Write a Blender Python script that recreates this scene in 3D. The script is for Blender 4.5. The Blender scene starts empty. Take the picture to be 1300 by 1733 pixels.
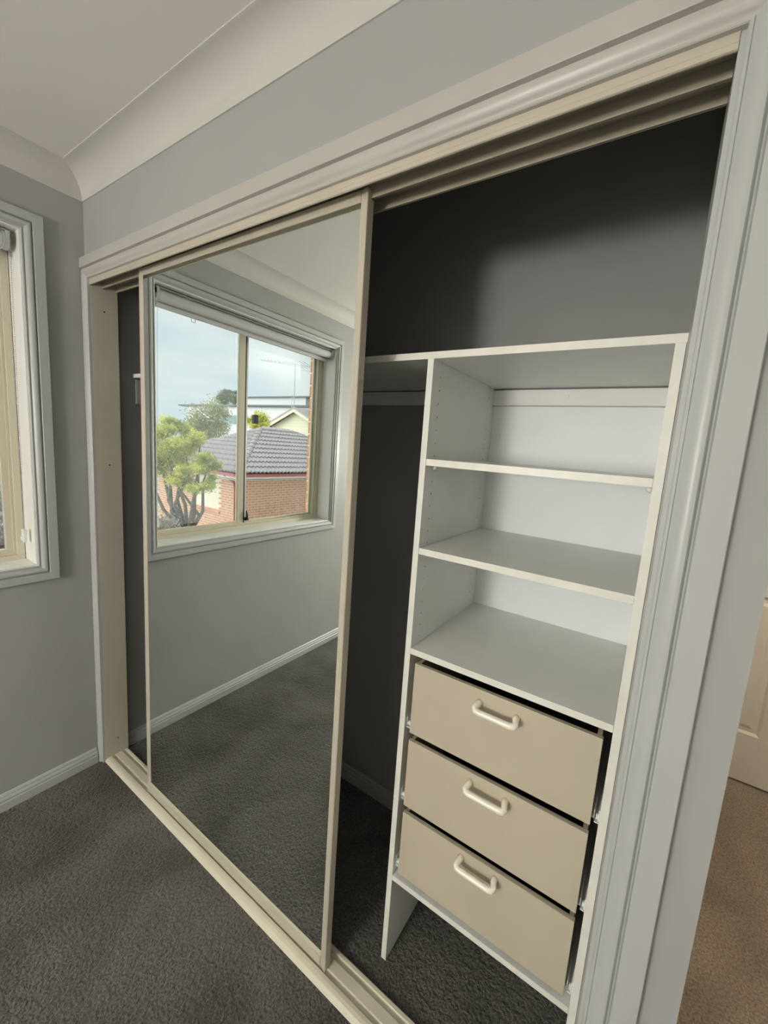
import bpy, bmesh, math, random
from mathutils import Vector, Matrix
random.seed(7)
C = bpy.context.scene.collection
sc = bpy.context.scene

# ------------------------------------------------------------------ camera
cd = bpy.data.cameras.new('camera'); cam = bpy.data.objects.new('camera', cd); C.objects.link(cam)
cd.sensor_fit = 'AUTO'; cd.sensor_width = 36.0; cd.lens = 663.24 / 1733 * 36
cd.shift_x = -47.36 / 1733; cd.shift_y = -11.59 / 1733
cd.clip_start = 0.02; cd.clip_end = 500
RR = ((0.8467471116842741, 0.5264922376385763, 0.07632334217436158),
      (0.13627804563094825, -0.07598302795273654, -0.9877524354523977),
      (-0.5142447113324053, 0.8467777176859688, -0.13608774264125495))
cx, cy, cz = 1.96146264, -0.68246491, 1.49092292
cam.matrix_world = Matrix(((RR[0][0], -RR[1][0], -RR[2][0], cx),
                           (RR[0][1], -RR[1][1], -RR[2][1], cy),
                           (RR[0][2], -RR[1][2], -RR[2][2], cz), (0, 0, 0, 1)))
sc.camera = cam
sc.view_settings.view_transform = 'Standard'; sc.view_settings.look = 'None'
sc.view_settings.gamma = 1; sc.view_settings.use_curve_mapping = False
sc.view_settings.exposure = 0.0

# ------------------------------------------------------------------ sky (soft overcast)
w = bpy.data.worlds.new('overcast_sky'); sc.world = w; w.use_nodes = True
nt = w.node_tree; nt.nodes.clear()
def N(nt, t, **k):
    n = nt.nodes.new(t)
    for a, b in k.items(): setattr(n, a, b)
    return n
tc = N(nt, 'ShaderNodeTexCoord'); mp = N(nt, 'ShaderNodeMapping'); mp.inputs['Scale'].default_value = (1.5, 1.5, 5)
no = N(nt, 'ShaderNodeTexNoise'); no.inputs['Scale'].default_value = 1.9; no.inputs['Detail'].default_value = 4; no.inputs['Roughness'].default_value = .5
cr = N(nt, 'ShaderNodeValToRGB'); cr.color_ramp.elements[0].position = .36; cr.color_ramp.elements[1].position = .66
cr.color_ramp.elements[0].color = (.66, .755, .83, 1); cr.color_ramp.elements[1].color = (.93, .965, .97, 1)
bg = N(nt, 'ShaderNodeBackground'); bg.inputs['Strength'].default_value = 1.30
ow = N(nt, 'ShaderNodeOutputWorld')
L = nt.links.new
L(tc.outputs['Generated'], mp.inputs[0]); L(mp.outputs[0], no.inputs['Vector']); L(no.outputs[0], cr.inputs[0]); L(cr.outputs[0], bg.inputs[0]); L(bg.outputs[0], ow.inputs[0])

# the bright part of the cloud cover, north of the house: a very soft sun through cloud
sl = bpy.data.lights.new('sun_through_cloud', 'SUN'); sl.energy = 4.6; sl.angle = math.radians(84); sl.color = (1, .985, .955)
so = bpy.data.objects.new('sun_through_cloud', sl); C.objects.link(so)
so.rotation_euler = Vector((-.50, .62, .60)).to_track_quat('Z', 'Y').to_euler()

# fill lights added to brighten the room and the corridor (their shades are built below)
HALL_FILL = [((2.62, .85), 95, (1, .84, .66))]
ROOM_FILL = ((1.05, -2.95, 1.45), .28, 48, (1, .955, .875))

# ------------------------------------------------------------------ materials
def mat(name, col, rough=.5, metal=0, spec=.5):
    m = bpy.data.materials.new(name); m.use_nodes = True
    b = m.node_tree.nodes['Principled BSDF']
    b.inputs['Base Color'].default_value = (*col, 1); b.inputs['Roughness'].default_value = rough
    b.inputs['Metallic'].default_value = metal; b.inputs['Specular IOR Level'].default_value = spec
    return m
def noisy(m, c1, c2, scale, detail=3, bump=0, bscale=None, vec=None, dist=.002, lo=.3, hi=.7):
    nt = m.node_tree; b = nt.nodes['Principled BSDF']; L = nt.links.new
    tc = N(nt, 'ShaderNodeTexCoord'); mp = N(nt, 'ShaderNodeMapping')
    if vec: mp.inputs['Scale'].default_value = vec
    L(tc.outputs['Object'], mp.inputs[0])
    n = N(nt, 'ShaderNodeTexNoise'); n.inputs['Scale'].default_value = scale; n.inputs['Detail'].default_value = detail
    r = N(nt, 'ShaderNodeValToRGB'); r.color_ramp.elements[0].color = (*c1, 1); r.color_ramp.elements[1].color = (*c2, 1)
    r.color_ramp.elements[0].position = lo; r.color_ramp.elements[1].position = hi
    L(mp.outputs[0], n.inputs['Vector']); L(n.outputs[0], r.inputs[0]); L(r.outputs[0], b.inputs['Base Color'])
    if bump:
        n2 = N(nt, 'ShaderNodeTexNoise'); n2.inputs['Scale'].default_value = bscale or scale * 3; n2.inputs['Detail'].default_value = 3
        bp = N(nt, 'ShaderNodeBump'); bp.inputs['Strength'].default_value = bump; bp.inputs['Distance'].default_value = dist
        L(mp.outputs[0], n2.inputs['Vector']); L(n2.outputs[0], bp.inputs['Height']); L(bp.outputs[0], b.inputs['Normal'])
    return m
M = {}
def K(k, *a, **kw):
    M[k] = mat(k, *a, **kw); return M[k]
noisy(K('wall_paint', (.6, .6, .6), .55), (.365, .37, .362), (.388, .393, .385), 3, bump=.15, bscale=260, dist=.0006)
noisy(K('closet_paint', (.2, .2, .2), .6), (.30, .30, .295), (.33, .33, .325), 4, bump=.15, bscale=260, dist=.0006)
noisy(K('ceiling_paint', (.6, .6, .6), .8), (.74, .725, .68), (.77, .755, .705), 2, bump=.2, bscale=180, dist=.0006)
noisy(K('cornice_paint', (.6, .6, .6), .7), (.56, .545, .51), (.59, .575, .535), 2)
noisy(K('gloss_white', (.7, .7, .7), .36), (.445, .455, .45), (.47, .48, .475), 3)
noisy(K('head_trim_paint', (.7, .7, .7), .35), (.46, .445, .41), (.49, .475, .44), 6)
noisy(K('cream_metal', (.7, .6, .5), .35), (.50, .458, .37), (.55, .50, .41), 8)
noisy(K('track_cream', (.7, .6, .5), .35), (.66, .62, .49), (.71, .67, .54), 8)
noisy(K('shaded_cream', (.5, .5, .4), .4), (.38, .34, .26), (.42, .38, .29), 8)  # cream metal darkened: shade between the head rails put into the colour
noisy(K('jamb_cream', (.6, .5, .4), .45), (.54, .50, .42), (.58, .54, .45), 5)
noisy(K('melamine', (.7, .7, .7), .38), (.78, .78, .75), (.82, .82, .79), 7)
noisy(K('edge_strip', (.8, .78, .7), .4), (.76, .75, .685), (.81, .80, .73), 30)
noisy(K('back_board', (.7, .7, .7), .5), (.82, .87, .885), (.86, .91, .92), 4)
noisy(K('drawer_cream', (.7, .6, .5), .42), (.52, .465, .355), (.56, .50, .385), 5, bump=.1, bscale=400, dist=.0004)
K('handle_plastic', (.90, .86, .74), .2)
K('drawer_inside', (.05, .055, .045), .8)
K('mirror_silver', (.83, .865, .835), .004, 1.0)
K('dark_hole', (.01, .01, .01), .9)
K('black_plastic', (.012, .014, .016), .35)
K('steel', (.55, .55, .54), .35, .9)
K('reveal_white', (.84, .84, .81), .4)
K('clear_plastic', (.85, .87, .86), .15)
K('blind_fabric', (.56, .56, .555), .85)
K('window_cream', (.62, .58, .445), .35)
noisy(K('door_paint', (.7, .7, .6), .4), (.66, .61, .52), (.70, .65, .56), 4)
def carpet(key, a, b, dk):
    m = K(key, a, 1.0, spec=.1); nt = m.node_tree; bs = nt.nodes['Principled BSDF']; L = nt.links.new
    tc = N(nt, 'ShaderNodeTexCoord')
    big = N(nt, 'ShaderNodeTexNoise'); big.inputs['Scale'].default_value = 3.2; big.inputs['Detail'].default_value = 5; big.inputs['Distortion'].default_value = .6
    fin = N(nt, 'ShaderNodeTexNoise'); fin.inputs['Scale'].default_value = 150; fin.inputs['Detail'].default_value = 3
    mid = N(nt, 'ShaderNodeTexNoise'); mid.inputs['Scale'].default_value = 60; mid.inputs['Detail'].default_value = 2; mid.inputs['Distortion'].default_value = .8
    for n in (big, fin, mid): L(tc.outputs['Object'], n.inputs['Vector'])
    r = N(nt, 'ShaderNodeValToRGB'); r.color_ramp.elements[0].position = .34; r.color_ramp.elements[1].position = .66
    r.color_ramp.elements[0].color = (*a, 1); r.color_ramp.elements[1].color = (*b, 1)
    L(big.outputs[0], r.inputs[0])
    r2 = N(nt, 'ShaderNodeValToRGB'); r2.color_ramp.elements[0].position = .3; r2.color_ramp.elements[1].position = .62
    r2.color_ramp.elements[0].color = (dk, dk, dk, 1); r2.color_ramp.elements[1].color = (1.15, 1.15, 1.15, 1)
    L(fin.outputs[0], r2.inputs[0])
    mx = N(nt, 'ShaderNodeMix', data_type='RGBA', blend_type='MULTIPLY'); mx.inputs[0].default_value = 1
    L(r.outputs[0], mx.inputs[6]); L(r2.outputs[0], mx.inputs[7]); L(mx.outputs[2], bs.inputs['Base Color'])
    ad = N(nt, 'ShaderNodeMath', operation='MULTIPLY_ADD'); ad.inputs[1].default_value = 1.6
    L(mid.outputs[0], ad.inputs[0]); L(fin.outputs[0], ad.inputs[2])
    bp = N(nt, 'ShaderNodeBump'); bp.inputs['Strength'].default_value = 1; bp.inputs['Distance'].default_value = .007
    L(ad.outputs[0], bp.inputs['Height']); L(bp.outputs[0], bs.inputs['Normal'])
    bs.inputs['Sheen Weight'].default_value = .15
    return m
carpet('carpet_taupe', (.080, .076, .068), (.155, .147, .133), .5)
carpet('carpet_brown', (.21, .165, .12), (.31, .25, .185), .55)
def glass_mat(key, tint, refl, haze=0):
    m = bpy.data.materials.new(key); m.use_nodes = True; nt = m.node_tree; nt.nodes.clear(); L = nt.links.new
    o = N(nt, 'ShaderNodeOutputMaterial'); t = N(nt, 'ShaderNodeBsdfTransparent'); t.inputs[0].default_value = (*tint, 1)
    g = N(nt, 'ShaderNodeBsdfGlossy'); g.inputs['Roughness'].default_value = .0
    lw = N(nt, 'ShaderNodeFresnel'); lw.inputs[0].default_value = 1.4
    mm = N(nt, 'ShaderNodeMath', operation='MULTIPLY'); mm.inputs[1].default_value = refl
    mx = N(nt, 'ShaderNodeMixShader'); L(lw.outputs[0], mm.inputs[0]); L(mm.outputs[0], mx.inputs[0]); L(t.outputs[0], mx.inputs[1]); L(g.outputs[0], mx.inputs[2])
    out = mx
    if haze:
        d = N(nt, 'ShaderNodeBsdfTranslucent'); d.inputs[0].default_value = (.7, .72, .72, 1)
        m2 = N(nt, 'ShaderNodeMixShader'); m2.inputs[0].default_value = haze
        L(mx.outputs[0], m2.inputs[1]); L(d.outputs[0], m2.inputs[2]); out = m2
    L(out.outputs[0], o.inputs[0]); M[key] = m
glass_mat('window_glass', (.96, .98, .97), 1.0)
glass_mat('insect_mesh', (.97, .97, .97), .0, .07)
noisy(K('house_brick', (.5, .25, .18), .85), (.54, .235, .14), (.72, .385, .25), 6, bump=.4, bscale=60, dist=.004)
noisy(K('reveal_brick', (.5, .25, .18), .85), (.55, .17, .06), (.78, .34, .16), 30, bump=.5, bscale=160, dist=.002)
noisy(K('mortar', (.7, .62, .5), .9), (.78, .68, .54), (.86, .77, .64), 20)
noisy(K('roof_tile', (.3, .26, .27), .6), (.34, .30, .31), (.46, .415, .425), 5, bump=.2, bscale=40, dist=.003)
K('gutter_red', (.45, .10, .09), .4); K('fascia_white', (.78, .74, .66), .5)
noisy(K('weatherboard_cream', (.8, .76, .6), .6), (.76, .70, .53), (.82, .77, .60), 3)
K('render_white', (.74, .73, .73), .8); K('roof_dark', (.14, .14, .15), .6); K('far_glass', (.12, .2, .21), .15)
K('antenna_metal', (.4, .4, .42), .4, .6)
K('curtain_white', (.62, .68, .64), .8)
noisy(K('bark', (.15, .13, .11), .9), (.10, .09, .075), (.22, .19, .16), 20, bump=.6, bscale=40, dist=.01)
noisy(K('bounce_ground', (.5, .48, .45), .9), (.42, .41, .38), (.56, .55, .51), .6)  # ground tone kept pale so it bounces light onto the brick walls
def leafmat(key, a, b):
    m = K(key, a, .6); nt = m.node_tree; bs = nt.nodes['Principled BSDF']; L = nt.links.new
    oi = N(nt, 'ShaderNodeTexCoord'); n = N(nt, 'ShaderNodeTexNoise'); n.inputs['Scale'].default_value = 3.5; n.inputs['Detail'].default_value = 6
    r = N(nt, 'ShaderNodeValToRGB'); r.color_ramp.elements[0].color = (*a, 1); r.color_ramp.elements[1].color = (*b, 1)
    r.color_ramp.elements[0].position = .35; r.color_ramp.elements[1].position = .65
    L(oi.outputs['Object'], n.inputs['Vector']); L(n.outputs[0], r.inputs[0]); L(r.outputs[0], bs.inputs['Base Color'])
    tr = N(nt, 'ShaderNodeBsdfTranslucent'); L(r.outputs[0], tr.inputs[0])
    mx = N(nt, 'ShaderNodeMixShader'); mx.inputs[0].default_value = .45
    o = nt.nodes['Material Output']; L(bs.outputs[0], mx.inputs[1]); L(tr.outputs[0], mx.inputs[2]); L(mx.outputs[0], o.inputs[0])
leafmat('leaf_yellow_green', (.34, .40, .07), (.95, .92, .28))
leafmat('leaf_pale_green', (.30, .33, .16), (.55, .55, .30))
leafmat('leaf_grey_green', (.16, .19, .12), (.34, .36, .24))
leafmat('twig_brown', (.20, .16, .13), (.50, .42, .36))
K('lamp_glass', (.9, .9, .88), .4)

# ------------------------------------------------------------------ helpers
def box(bm, x0, x1, y0, y1, z0, z1):
    v = [bm.verts.new((x, y, z)) for x in (x0, x1) for y in (y0, y1) for z in (z0, z1)]
    for f in ((0, 1, 3, 2), (4, 6, 7, 5), (0, 4, 5, 1), (2, 3, 7, 6), (0, 2, 6, 4), (1, 5, 7, 3)):
        bm.faces.new([v[i] for i in f])
def extr(bm, pts, fn, a, b):
    """closed profile pts [(p,q)], swept from a to b; fn(p,q,t)->xyz; a,b may be callables of (p,q) for mitres"""
    A = [bm.verts.new(fn(p, q, a(p, q) if callable(a) else a)) for p, q in pts]
    B = [bm.verts.new(fn(p, q, b(p, q) if callable(b) else b)) for p, q in pts]
    n = len(pts)
    for i in range(n): bm.faces.new([A[i], A[(i + 1) % n], B[(i + 1) % n], B[i]])
    bm.faces.new(A[::-1]); bm.faces.new(B)
def tube(bm, pts, rad, seg=8, caps=True):
    pts = [Vector(p) for p in pts]; rings = []
    prev = None
    for i, p in enumerate(pts):
        d = (pts[min(i + 1, len(pts) - 1)] - pts[max(i - 1, 0)]).normalized()
        if prev is None:
            u = d.orthogonal().normalized()
        else:
            u = (prev - d * prev.dot(d)).normalized()
        prev = u; v = d.cross(u); r = rad[i] if isinstance(rad, (list, tuple)) else rad
        rings.append([bm.verts.new(p + (u * math.cos(2 * math.pi * k / seg) + v * math.sin(2 * math.pi * k / seg)) * r) for k in range(seg)])
    for a, b in zip(rings, rings[1:]):
        for k in range(seg): bm.faces.new([a[k], a[(k + 1) % seg], b[(k + 1) % seg], b[k]])
    if caps: bm.faces.new(rings[0][::-1]); bm.faces.new(rings[-1])
def mesh_of(bm, name, m, smooth=False):
    bmesh.ops.recalc_face_normals(bm, faces=bm.faces[:])
    me = bpy.data.meshes.new(name); bm.to_mesh(me); bm.free()
    me.materials.append(M[m] if isinstance(m, str) else m)
    if smooth:
        for p in me.polygons: p.use_smooth = True
    return me
def obj(name, bm, m, parent=None, bevel=0, smooth=False, seg=2):
    """links bm as one mesh object; children are stored relative to their parent's origin"""
    me = mesh_of(bm, name, m, smooth)
    o = bpy.data.objects.new(name, me); C.objects.link(o)
    org = Vector((0, 0, 0))
    if parent is not None:
        o.parent = parent; org = Vector(parent.get('org', (0, 0, 0)))
        me.transform(Matrix.Translation(-org))
    o['org'] = tuple(org)
    if bevel:
        b = o.modifiers.new('bevel', 'BEVEL'); b.width = bevel; b.segments = seg; b.limit_method = 'ANGLE'; b.angle_limit = math.radians(40)
        if smooth is False:
            pass
    return o
def thing(name, loc, label=None, cat=None, group=None, kind=None):
    o = bpy.data.objects.new(name, None); C.objects.link(o); o.location = loc; o['org'] = tuple(loc)
    o.empty_display_size = .05
    tag(o, label, cat, group, kind); return o
def tag(o, label=None, cat=None, group=None, kind=None):
    if label: o['label'] = label
    if cat: o['category'] = cat
    if group: o['group'] = group
    if kind: o['kind'] = kind
    return o
def B(*boxes):
    bm = bmesh.new()
    for b in boxes: box(bm, *b)
    return bm
def struct(name, bm, m, label, cat, bevel=0, smooth=False):
    return tag(obj(name, bm, m, None, bevel, smooth), label, cat, None, 'structure')

# ------------------------------------------------------------------ key dimensions (metres)
ZC = 2.4                      # ceiling
XL, XR, HO = .0357, 1.984, 2.0246   # wardrobe opening, underside of the head track
XE = 2.1087                   # outside corner of the wardrobe wall
WB = .58                      # back wall of the wardrobe
WY0, WY1, WZ0, WZ1 = -1.333, -.186, .952, 2.139   # window opening
RX, RY0, RY1 = 3.15, -3.4, 1.72

# ------------------------------------------------------------------ room shell
struct('floor', B((-.0, RX, RY0, 0, -.03, 0), (0, XE, 0, WB, -.03, 0)), 'carpet_taupe', 'taupe grey cut-pile bedroom carpet running into the wardrobe', 'floor')
struct('floor_hall', B((XE, RX, 0, RY1 + .6, -.03, 0)), 'carpet_brown', 'warm brown carpet of the passage right of the wardrobe', 'floor')
struct('ceiling', B((-.3, RX, RY0, RY1 + .6, ZC, ZC + .05)), 'ceiling_paint', 'off-white flat plaster ceiling', 'ceiling')
TW = -.125   # plaster face 0, brick veneer outside
LB = .0125   # lining boards sit in the hole
bm = B((TW, 0, RY0, WY0 - LB, -.03, ZC), (TW, 0, WY1 + LB, WB, -.03, ZC), (TW, 0, WY0 - LB, WY1 + LB, -.03, WZ0 - LB), (TW, 0, WY0 - LB, WY1 + LB, WZ1 + LB, ZC))
struct('wall_left', bm, 'wall_paint', 'pale grey painted wall with the window in it', 'wall')
T2 = .095
struct('wall_back', B((0, XE, 0, T2, 2.052, ZC), (XR, XE, 0, T2, -.0, 2.052)), 'wall_paint', 'pale painted wall above and right of the wardrobe opening', 'wall')
struct('wall_closet_right', B((1.99, XE, T2, RY1, 0, ZC)), 'wall_paint', 'short wall closing the wardrobe on the right', 'wall')
struct('wall_closet_back', B((-.1, 1.99, WB, WB + .1, -.03, ZC)), 'closet_paint', 'dark grey painted rear wall inside the wardrobe', 'wall')
struct('wall_closet_left', B((0, .002, T2, WB, 0, ZC)), 'closet_paint', 'dark grey painted side wall inside the wardrobe', 'wall')
struct('wall_right', B((RX, RX + .1, RY0, RY1 + .6, -.03, ZC)), 'wall_paint', 'pale painted wall behind and right of the viewer', 'wall')
struct('wall_front', B((0, RX, RY0 - .1, RY0, -.03, ZC)), 'wall_paint', 'pale painted wall behind the viewer', 'wall')
struct('wall_hall', B((XE, 2.20, RY1, RY1 + .1, 0, ZC), (2.98, RX, RY1, RY1 + .1, 0, ZC), (2.20, 2.98, RY1, RY1 + .1, 2.05, ZC)), 'wall_paint', 'end wall of the passage around the panelled door', 'wall')

# cornice: concave cove; profile (out from wall, down from ceiling)
cov = [(0, 0), (.081, 0), (.081, -.0025)] + [(.0035 + .076 * (1 - math.sin(math.radians(9 * k))), -.003 - .074 * (1 - math.cos(math.radians(9 * k)))) for k in range(0, 11)] + [(.0035, -.0805), (0, -.0805)]
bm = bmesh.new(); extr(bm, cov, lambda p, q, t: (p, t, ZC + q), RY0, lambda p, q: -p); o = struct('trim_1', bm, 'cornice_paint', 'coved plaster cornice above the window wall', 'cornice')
def soft(o, lim=25):
    for p in o.data.polygons: p.use_smooth = True
    md = o.modifiers.new('edges', 'EDGE_SPLIT'); md.split_angle = math.radians(lim)
soft(o)
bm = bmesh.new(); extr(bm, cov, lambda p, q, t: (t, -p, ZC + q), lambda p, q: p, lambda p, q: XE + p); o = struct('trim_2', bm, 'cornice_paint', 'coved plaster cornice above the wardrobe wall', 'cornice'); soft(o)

# architrave profile: (distance from inner edge, thickness)
ARC = [(0, 0), (0, .0078), (.0015, .0092), (.0048, .0092), (.0062, .0062), (.0080, .0066), (.0115, .0095), (.016, .0133), (.021, .0158), (.026, .0168), (.0298, .0163), (.0322, .0138), (.0340, .0092), (.0362, .0088), (.0376, .0178), (.0388, .0186), (.0722, .0186), (.0735, .0172), (.0735, 0)]
def cut(prof, w):
    out = [p for p in prof if p[0] < w]
    t = .0185
    return out + [(w, out[-1][1] if w < .0376 else t), (w, 0)]
# wardrobe architrave: head, left (cut narrow against the window wall), right
ZI = 2.046
bm = bmesh.new(); extr(bm, ARC, lambda p, q, t: (t, -q, ZI + p), lambda p, q: max(XL - p, .0003), lambda p, q: XR + p); struct('trim_3', bm, 'head_trim_paint', 'moulded white architrave over the wardrobe opening', 'architrave'); soft(bpy.data.objects['trim_3'], 33)
bm = bmesh.new(); extr(bm, ARC, lambda p, q, t: (XR + p, -q, t), 0.0, lambda p, q: ZI + p); struct('trim_4', bm, 'gloss_white', 'moulded gloss white architrave right of the wardrobe', 'architrave'); soft(bpy.data.objects['trim_4'], 33)
AL = cut(ARC, XL - .0005)
bm = bmesh.new(); extr(bm, AL, lambda p, q, t: (XL - p, -q, t), 0.0, lambda p, q: ZI + p); struct('trim_5', bm, 'gloss_white', 'narrow white architrave left of the wardrobe', 'architrave'); soft(bpy.data.objects['trim_5'], 33)
# jamb linings
j = struct('trim_6', B((.0006, XL, .0005, .092, 0, 2.05)), 'jamb_cream', 'cream lining board at the left end of the wardrobe opening', 'jamb', bevel=.0012)
for z, y in ((1.94, .045), (1.338, .048), (.087, .051)):
    bm = bmesh.new(); tube(bm, [(XL - .0008, y, z), (XL + .0006, y, z)], [.003, .003], 10); obj('screw_hole', bm, 'dark_hole', j)  # dark disc stands for the shade inside a screw hole
struct('trim_7', B((1.9776, 1.9895, .0005, .1525, 0, 2.05)), 'gloss_white', 'off-white lining board at the right end of the wardrobe opening', 'jamb', bevel=.0008)

# skirting boards
SK = [(0, 0), (.016, 0), (.016, .034), (.0135, .0365), (.0135, .041), (.0145, .043), (.0125, .049), (.009, .054), (.009, .058), (.006, .064), (.003, .067), (0, .067)]
bm = bmesh.new(); extr(bm, SK, lambda p, q, t: (p, t, q), RY0, -.0195); struct('baseboard_left', bm, 'gloss_white', 'moulded white skirting under the window', 'skirting')
bm = bmesh.new(); extr(bm, SK, lambda p, q, t: (t, WB - p, q), lambda p, q: .002 + p, 1.4670); struct('baseboard_closet_back', bm, 'closet_skirt' if 'closet_skirt' in M else noisy(K('closet_skirt', (.3, .3, .3), .5), (.34, .34, .33), (.38, .38, .37), 5) and 'closet_skirt', 'grey skirting along the wardrobe rear wall', 'skirting')
bm = bmesh.new(); extr(bm, SK, lambda p, q, t: (.002 + p, t, q), T2, lambda p, q: WB - p); struct('baseboard_closet_left', bm, 'closet_skirt', 'grey skirting along the wardrobe side wall', 'skirting')
bm = bmesh.new(); extr(bm, SK, lambda p, q, t: (t, -p, q), XR + .0745, lambda p, q: XE + p); extr(bm, SK, lambda p, q, t: (XE + p, t, q), lambda p, q: -p, RY1); struct('baseboard_right', bm, 'gloss_white', 'white skirting round the outside corner', 'skirting')

# ------------------------------------------------------------------ sliding door tracks
bm = bmesh.new()
TR = [(-.002, 0), (.002, .006), (.008, .0105), (.016, .0125), (.0245, .0125), (.0265, .0105), (.0265, .003), (.0375, .003), (.0375, .0105), (.040, .0115), (.064, .0115), (.0665, .0105),
      (.0665, .003), (.0765, .003), (.0765, .0105), (.0785, .012), (.0865, .012), (.0885, .010), (.0885, 0)]
extr(bm, TR, lambda p, q, t: (t, p, q), XL + .0004, 1.9772)
t = tag(obj('floor_track', bm, 'track_cream'), 'cream double-groove aluminium floor track under the sliding mirror doors', 'track')
ht = thing('head_track', (1.0, .045, 2.05), 'cream aluminium head track with deep face and two inner rails above the doors', 'track')
bm = bmesh.new()
FA = [(.0, HO + .0), (.0022, HO), (.0022, ZI + .004), (-.001, ZI + .004), (-.001, HO + .010), (-.0018, HO + .008), (-.0018, HO + .001)]
extr(bm, FA, lambda p, q, t: (t, p, q), XL + .0005, 1.9772); obj('face_strip', bm, 'cream_metal', ht)
for yy in (.0420, .0865):
    obj('rail', B((XL + .0005, 1.9772, yy - .0012, yy + .0012, HO, 2.05), (XL + .0005, 1.9772, yy - .0028, yy + .0028, HO, HO + .004)), 'shaded_cream', ht, bevel=.0006)
obj('top_plate', B((XL + .0005, 1.9772, .0022, .088, 2.049, 2.0515)), 'shaded_cream', ht)

# ------------------------------------------------------------------ mirror doors
def stile_bm(x0, x1, y0, inner_right):
    bm = bmesh.new(); w = .0205
    if inner_right: P = [(0, 0), (0, .0215), (w, .0215), (w, .0036), (w - .002, .0024), (w - .004, .0026), (w - .006, .0014), (.010, .0012), (.0085, .0), (.0015, 0)]; f = lambda p: x0 + p
    else: P = [(0, .0015), (.0, .0215), (w, .0215), (w, .0036), (w - .002, .0024), (w - .004, .0026), (w - .006, .0014), (.009, .0012), (.0065, 0.0), (.0015, 0)]; f = lambda p: x1 - p
    extr(bm, P, lambda p, q, t: (f(p), y0 + q, t), .0145, 2.0225)
    P = [(p, min(q, .0135)) for p, q in P]; extr(bm, P, lambda p, q, t: (f(p), y0 + q, t), 2.0225, 2.040)
    return bm
def mirror_door(x0, x1, y0, label):
    d = thing('sliding_mirror_door', ((x0 + x1) / 2, y0 + .011, .0125), label, 'mirror door', 'sliding mirror doors')
    obj('stile', stile_bm(x0, x1, y0, True), 'cream_metal', d, smooth=False)
    obj('stile', stile_bm(x0, x1, y0, False), 'cream_metal', d)
    ym = y0 + .0038
    obj('top_rail', B((x0 + .0205, x1 - .0205, y0 + .0018, y0 + .0135, 2.0160, 2.040)), 'cream_metal', d, bevel=.001)
    bm = bmesh.new(); extr(bm, [(.0018, .0145), (.0012, .016), (.0012, .043), (.0025, .049), (.0036, .0505), (.021, .0505), (.021, .0145)], lambda p, q, t: (t, y0 + p, q), x0 + .0205, x1 - .0205)
    obj('bottom_rail', bm, 'cream_metal', d)
    obj('mirror_pane', B((x0 + .0195, x1 - .0195, ym, ym + .004, .046, 2.02)), 'mirror_silver', d)
    obj('backing_board', B((x0 + .0205, x1 - .0205, ym + .0045, ym + .008, .046, 2.02)), 'melamine', d)
    return d
mirror_door(.3593, 1.3615, .0264, 'front cream-framed mirror door reflecting the window, nearer the room')
mirror_door(.315, 1.315, .0595, 'second cream-framed mirror door hidden behind the front one')

# ------------------------------------------------------------------ wardrobe fittings
PY, PX0, PX1 = .153, 1.4676, 1.9768
sh = thing('wardrobe_shelf', (1.0, .37, 1.71), 'long cream-edged white melamine shelf across the top of the wardrobe fittings', 'shelf')
obj('board', B((.004, 1.9885, PY + .001, WB - .004, 1.7103, 1.7263)), 'melamine', sh)
obj('edge_strip', B((.004, 1.9885, PY, PY + .001, 1.7103, 1.7263)), 'edge_strip', sh, bevel=.0004)
bm = bmesh.new(); extr(bm, [(0, 1.658), (-.016, 1.658), (-.018, 1.661), (-.018, 1.7055), (0, 1.7075)], lambda p, q, t: (t, WB - .0005 + p, q), .003, 1.9885)
cl = tag(obj('shelf_cleat', bm, 'melamine'), 'white batten screwed along the rear wall under the long shelf', 'batten')
bm = bmesh.new(); tube(bm, [(1.712, .5625, 1.685), (1.712, .5608, 1.685)], [.0062, .0055], 16); obj('screw_cap', bm, 'edge_strip', cl)
bm = bmesh.new(); box(bm, .003, .018, .16, .56, 1.60, 1.705); tag(obj('side_cleat', bm, 'closet_paint', None, .002), 'grey painted batten holding the long shelf on the wardrobe left wall', 'batten')

cab = thing('shelf_and_drawer_unit', ((PX0 + PX1) / 2, .36, 0), 'tall white melamine unit with open shelves above three cream drawers', 'wardrobe unit')
def panel(x0, x1, holes):
    bm = B((x0, x1, PY + .001, WB - .004, .0005, 1.655), (x0, x1, PY + .001, .5610, 1.655, 1.7101))
    o = obj('side_panel', bm, 'melamine', cab)
    # real shelf-pin borings, 32 mm apart
    cb = bmesh.new(); xf = x1 if holes > 0 else x0
    for yy in (.193, .523):
        k = 0
        while True:
            z = 1.707 - .032 * k; k += 1
            if z < 1.0: break
            if abs(z - 1.4575) < .006 or (yy < .3 and (abs(z - 1.4575) < .02 or abs(z - 1.2340) < .014)): continue
            tube(cb, [(xf - .008 * holes, yy, z), (xf + .002 * holes, yy, z)], [.0026, .0026], 8)
    cm = mesh_of(cb, 'cut', 'dark_hole'); org = Vector(cab['org']); cm.transform(Matrix.Translation(-org))
    co = bpy.data.objects.new('cut', cm); C.objects.link(co); co.parent = cab
    md = o.modifiers.new('b', 'BOOLEAN'); md.object = co; md.solver = 'EXACT'; md.operation = 'DIFFERENCE'
    bpy.context.view_layer.update(); dg = bpy.context.evaluated_depsgraph_get()
    nm = bpy.data.meshes.new_from_object(o.evaluated_get(dg)); nm.materials.clear(); nm.materials.append(M['melamine'])
    o.modifiers.clear(); o.data = nm
    bpy.data.objects.remove(co)
    st = obj('edge_strip', B((x0, x1, PY, PY + .001, .0005, 1.7101)), 'edge_strip', o); return o
panel(PX0, PX0 + .016, 1); panel(PX1 - .016, PX1, -1)
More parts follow.
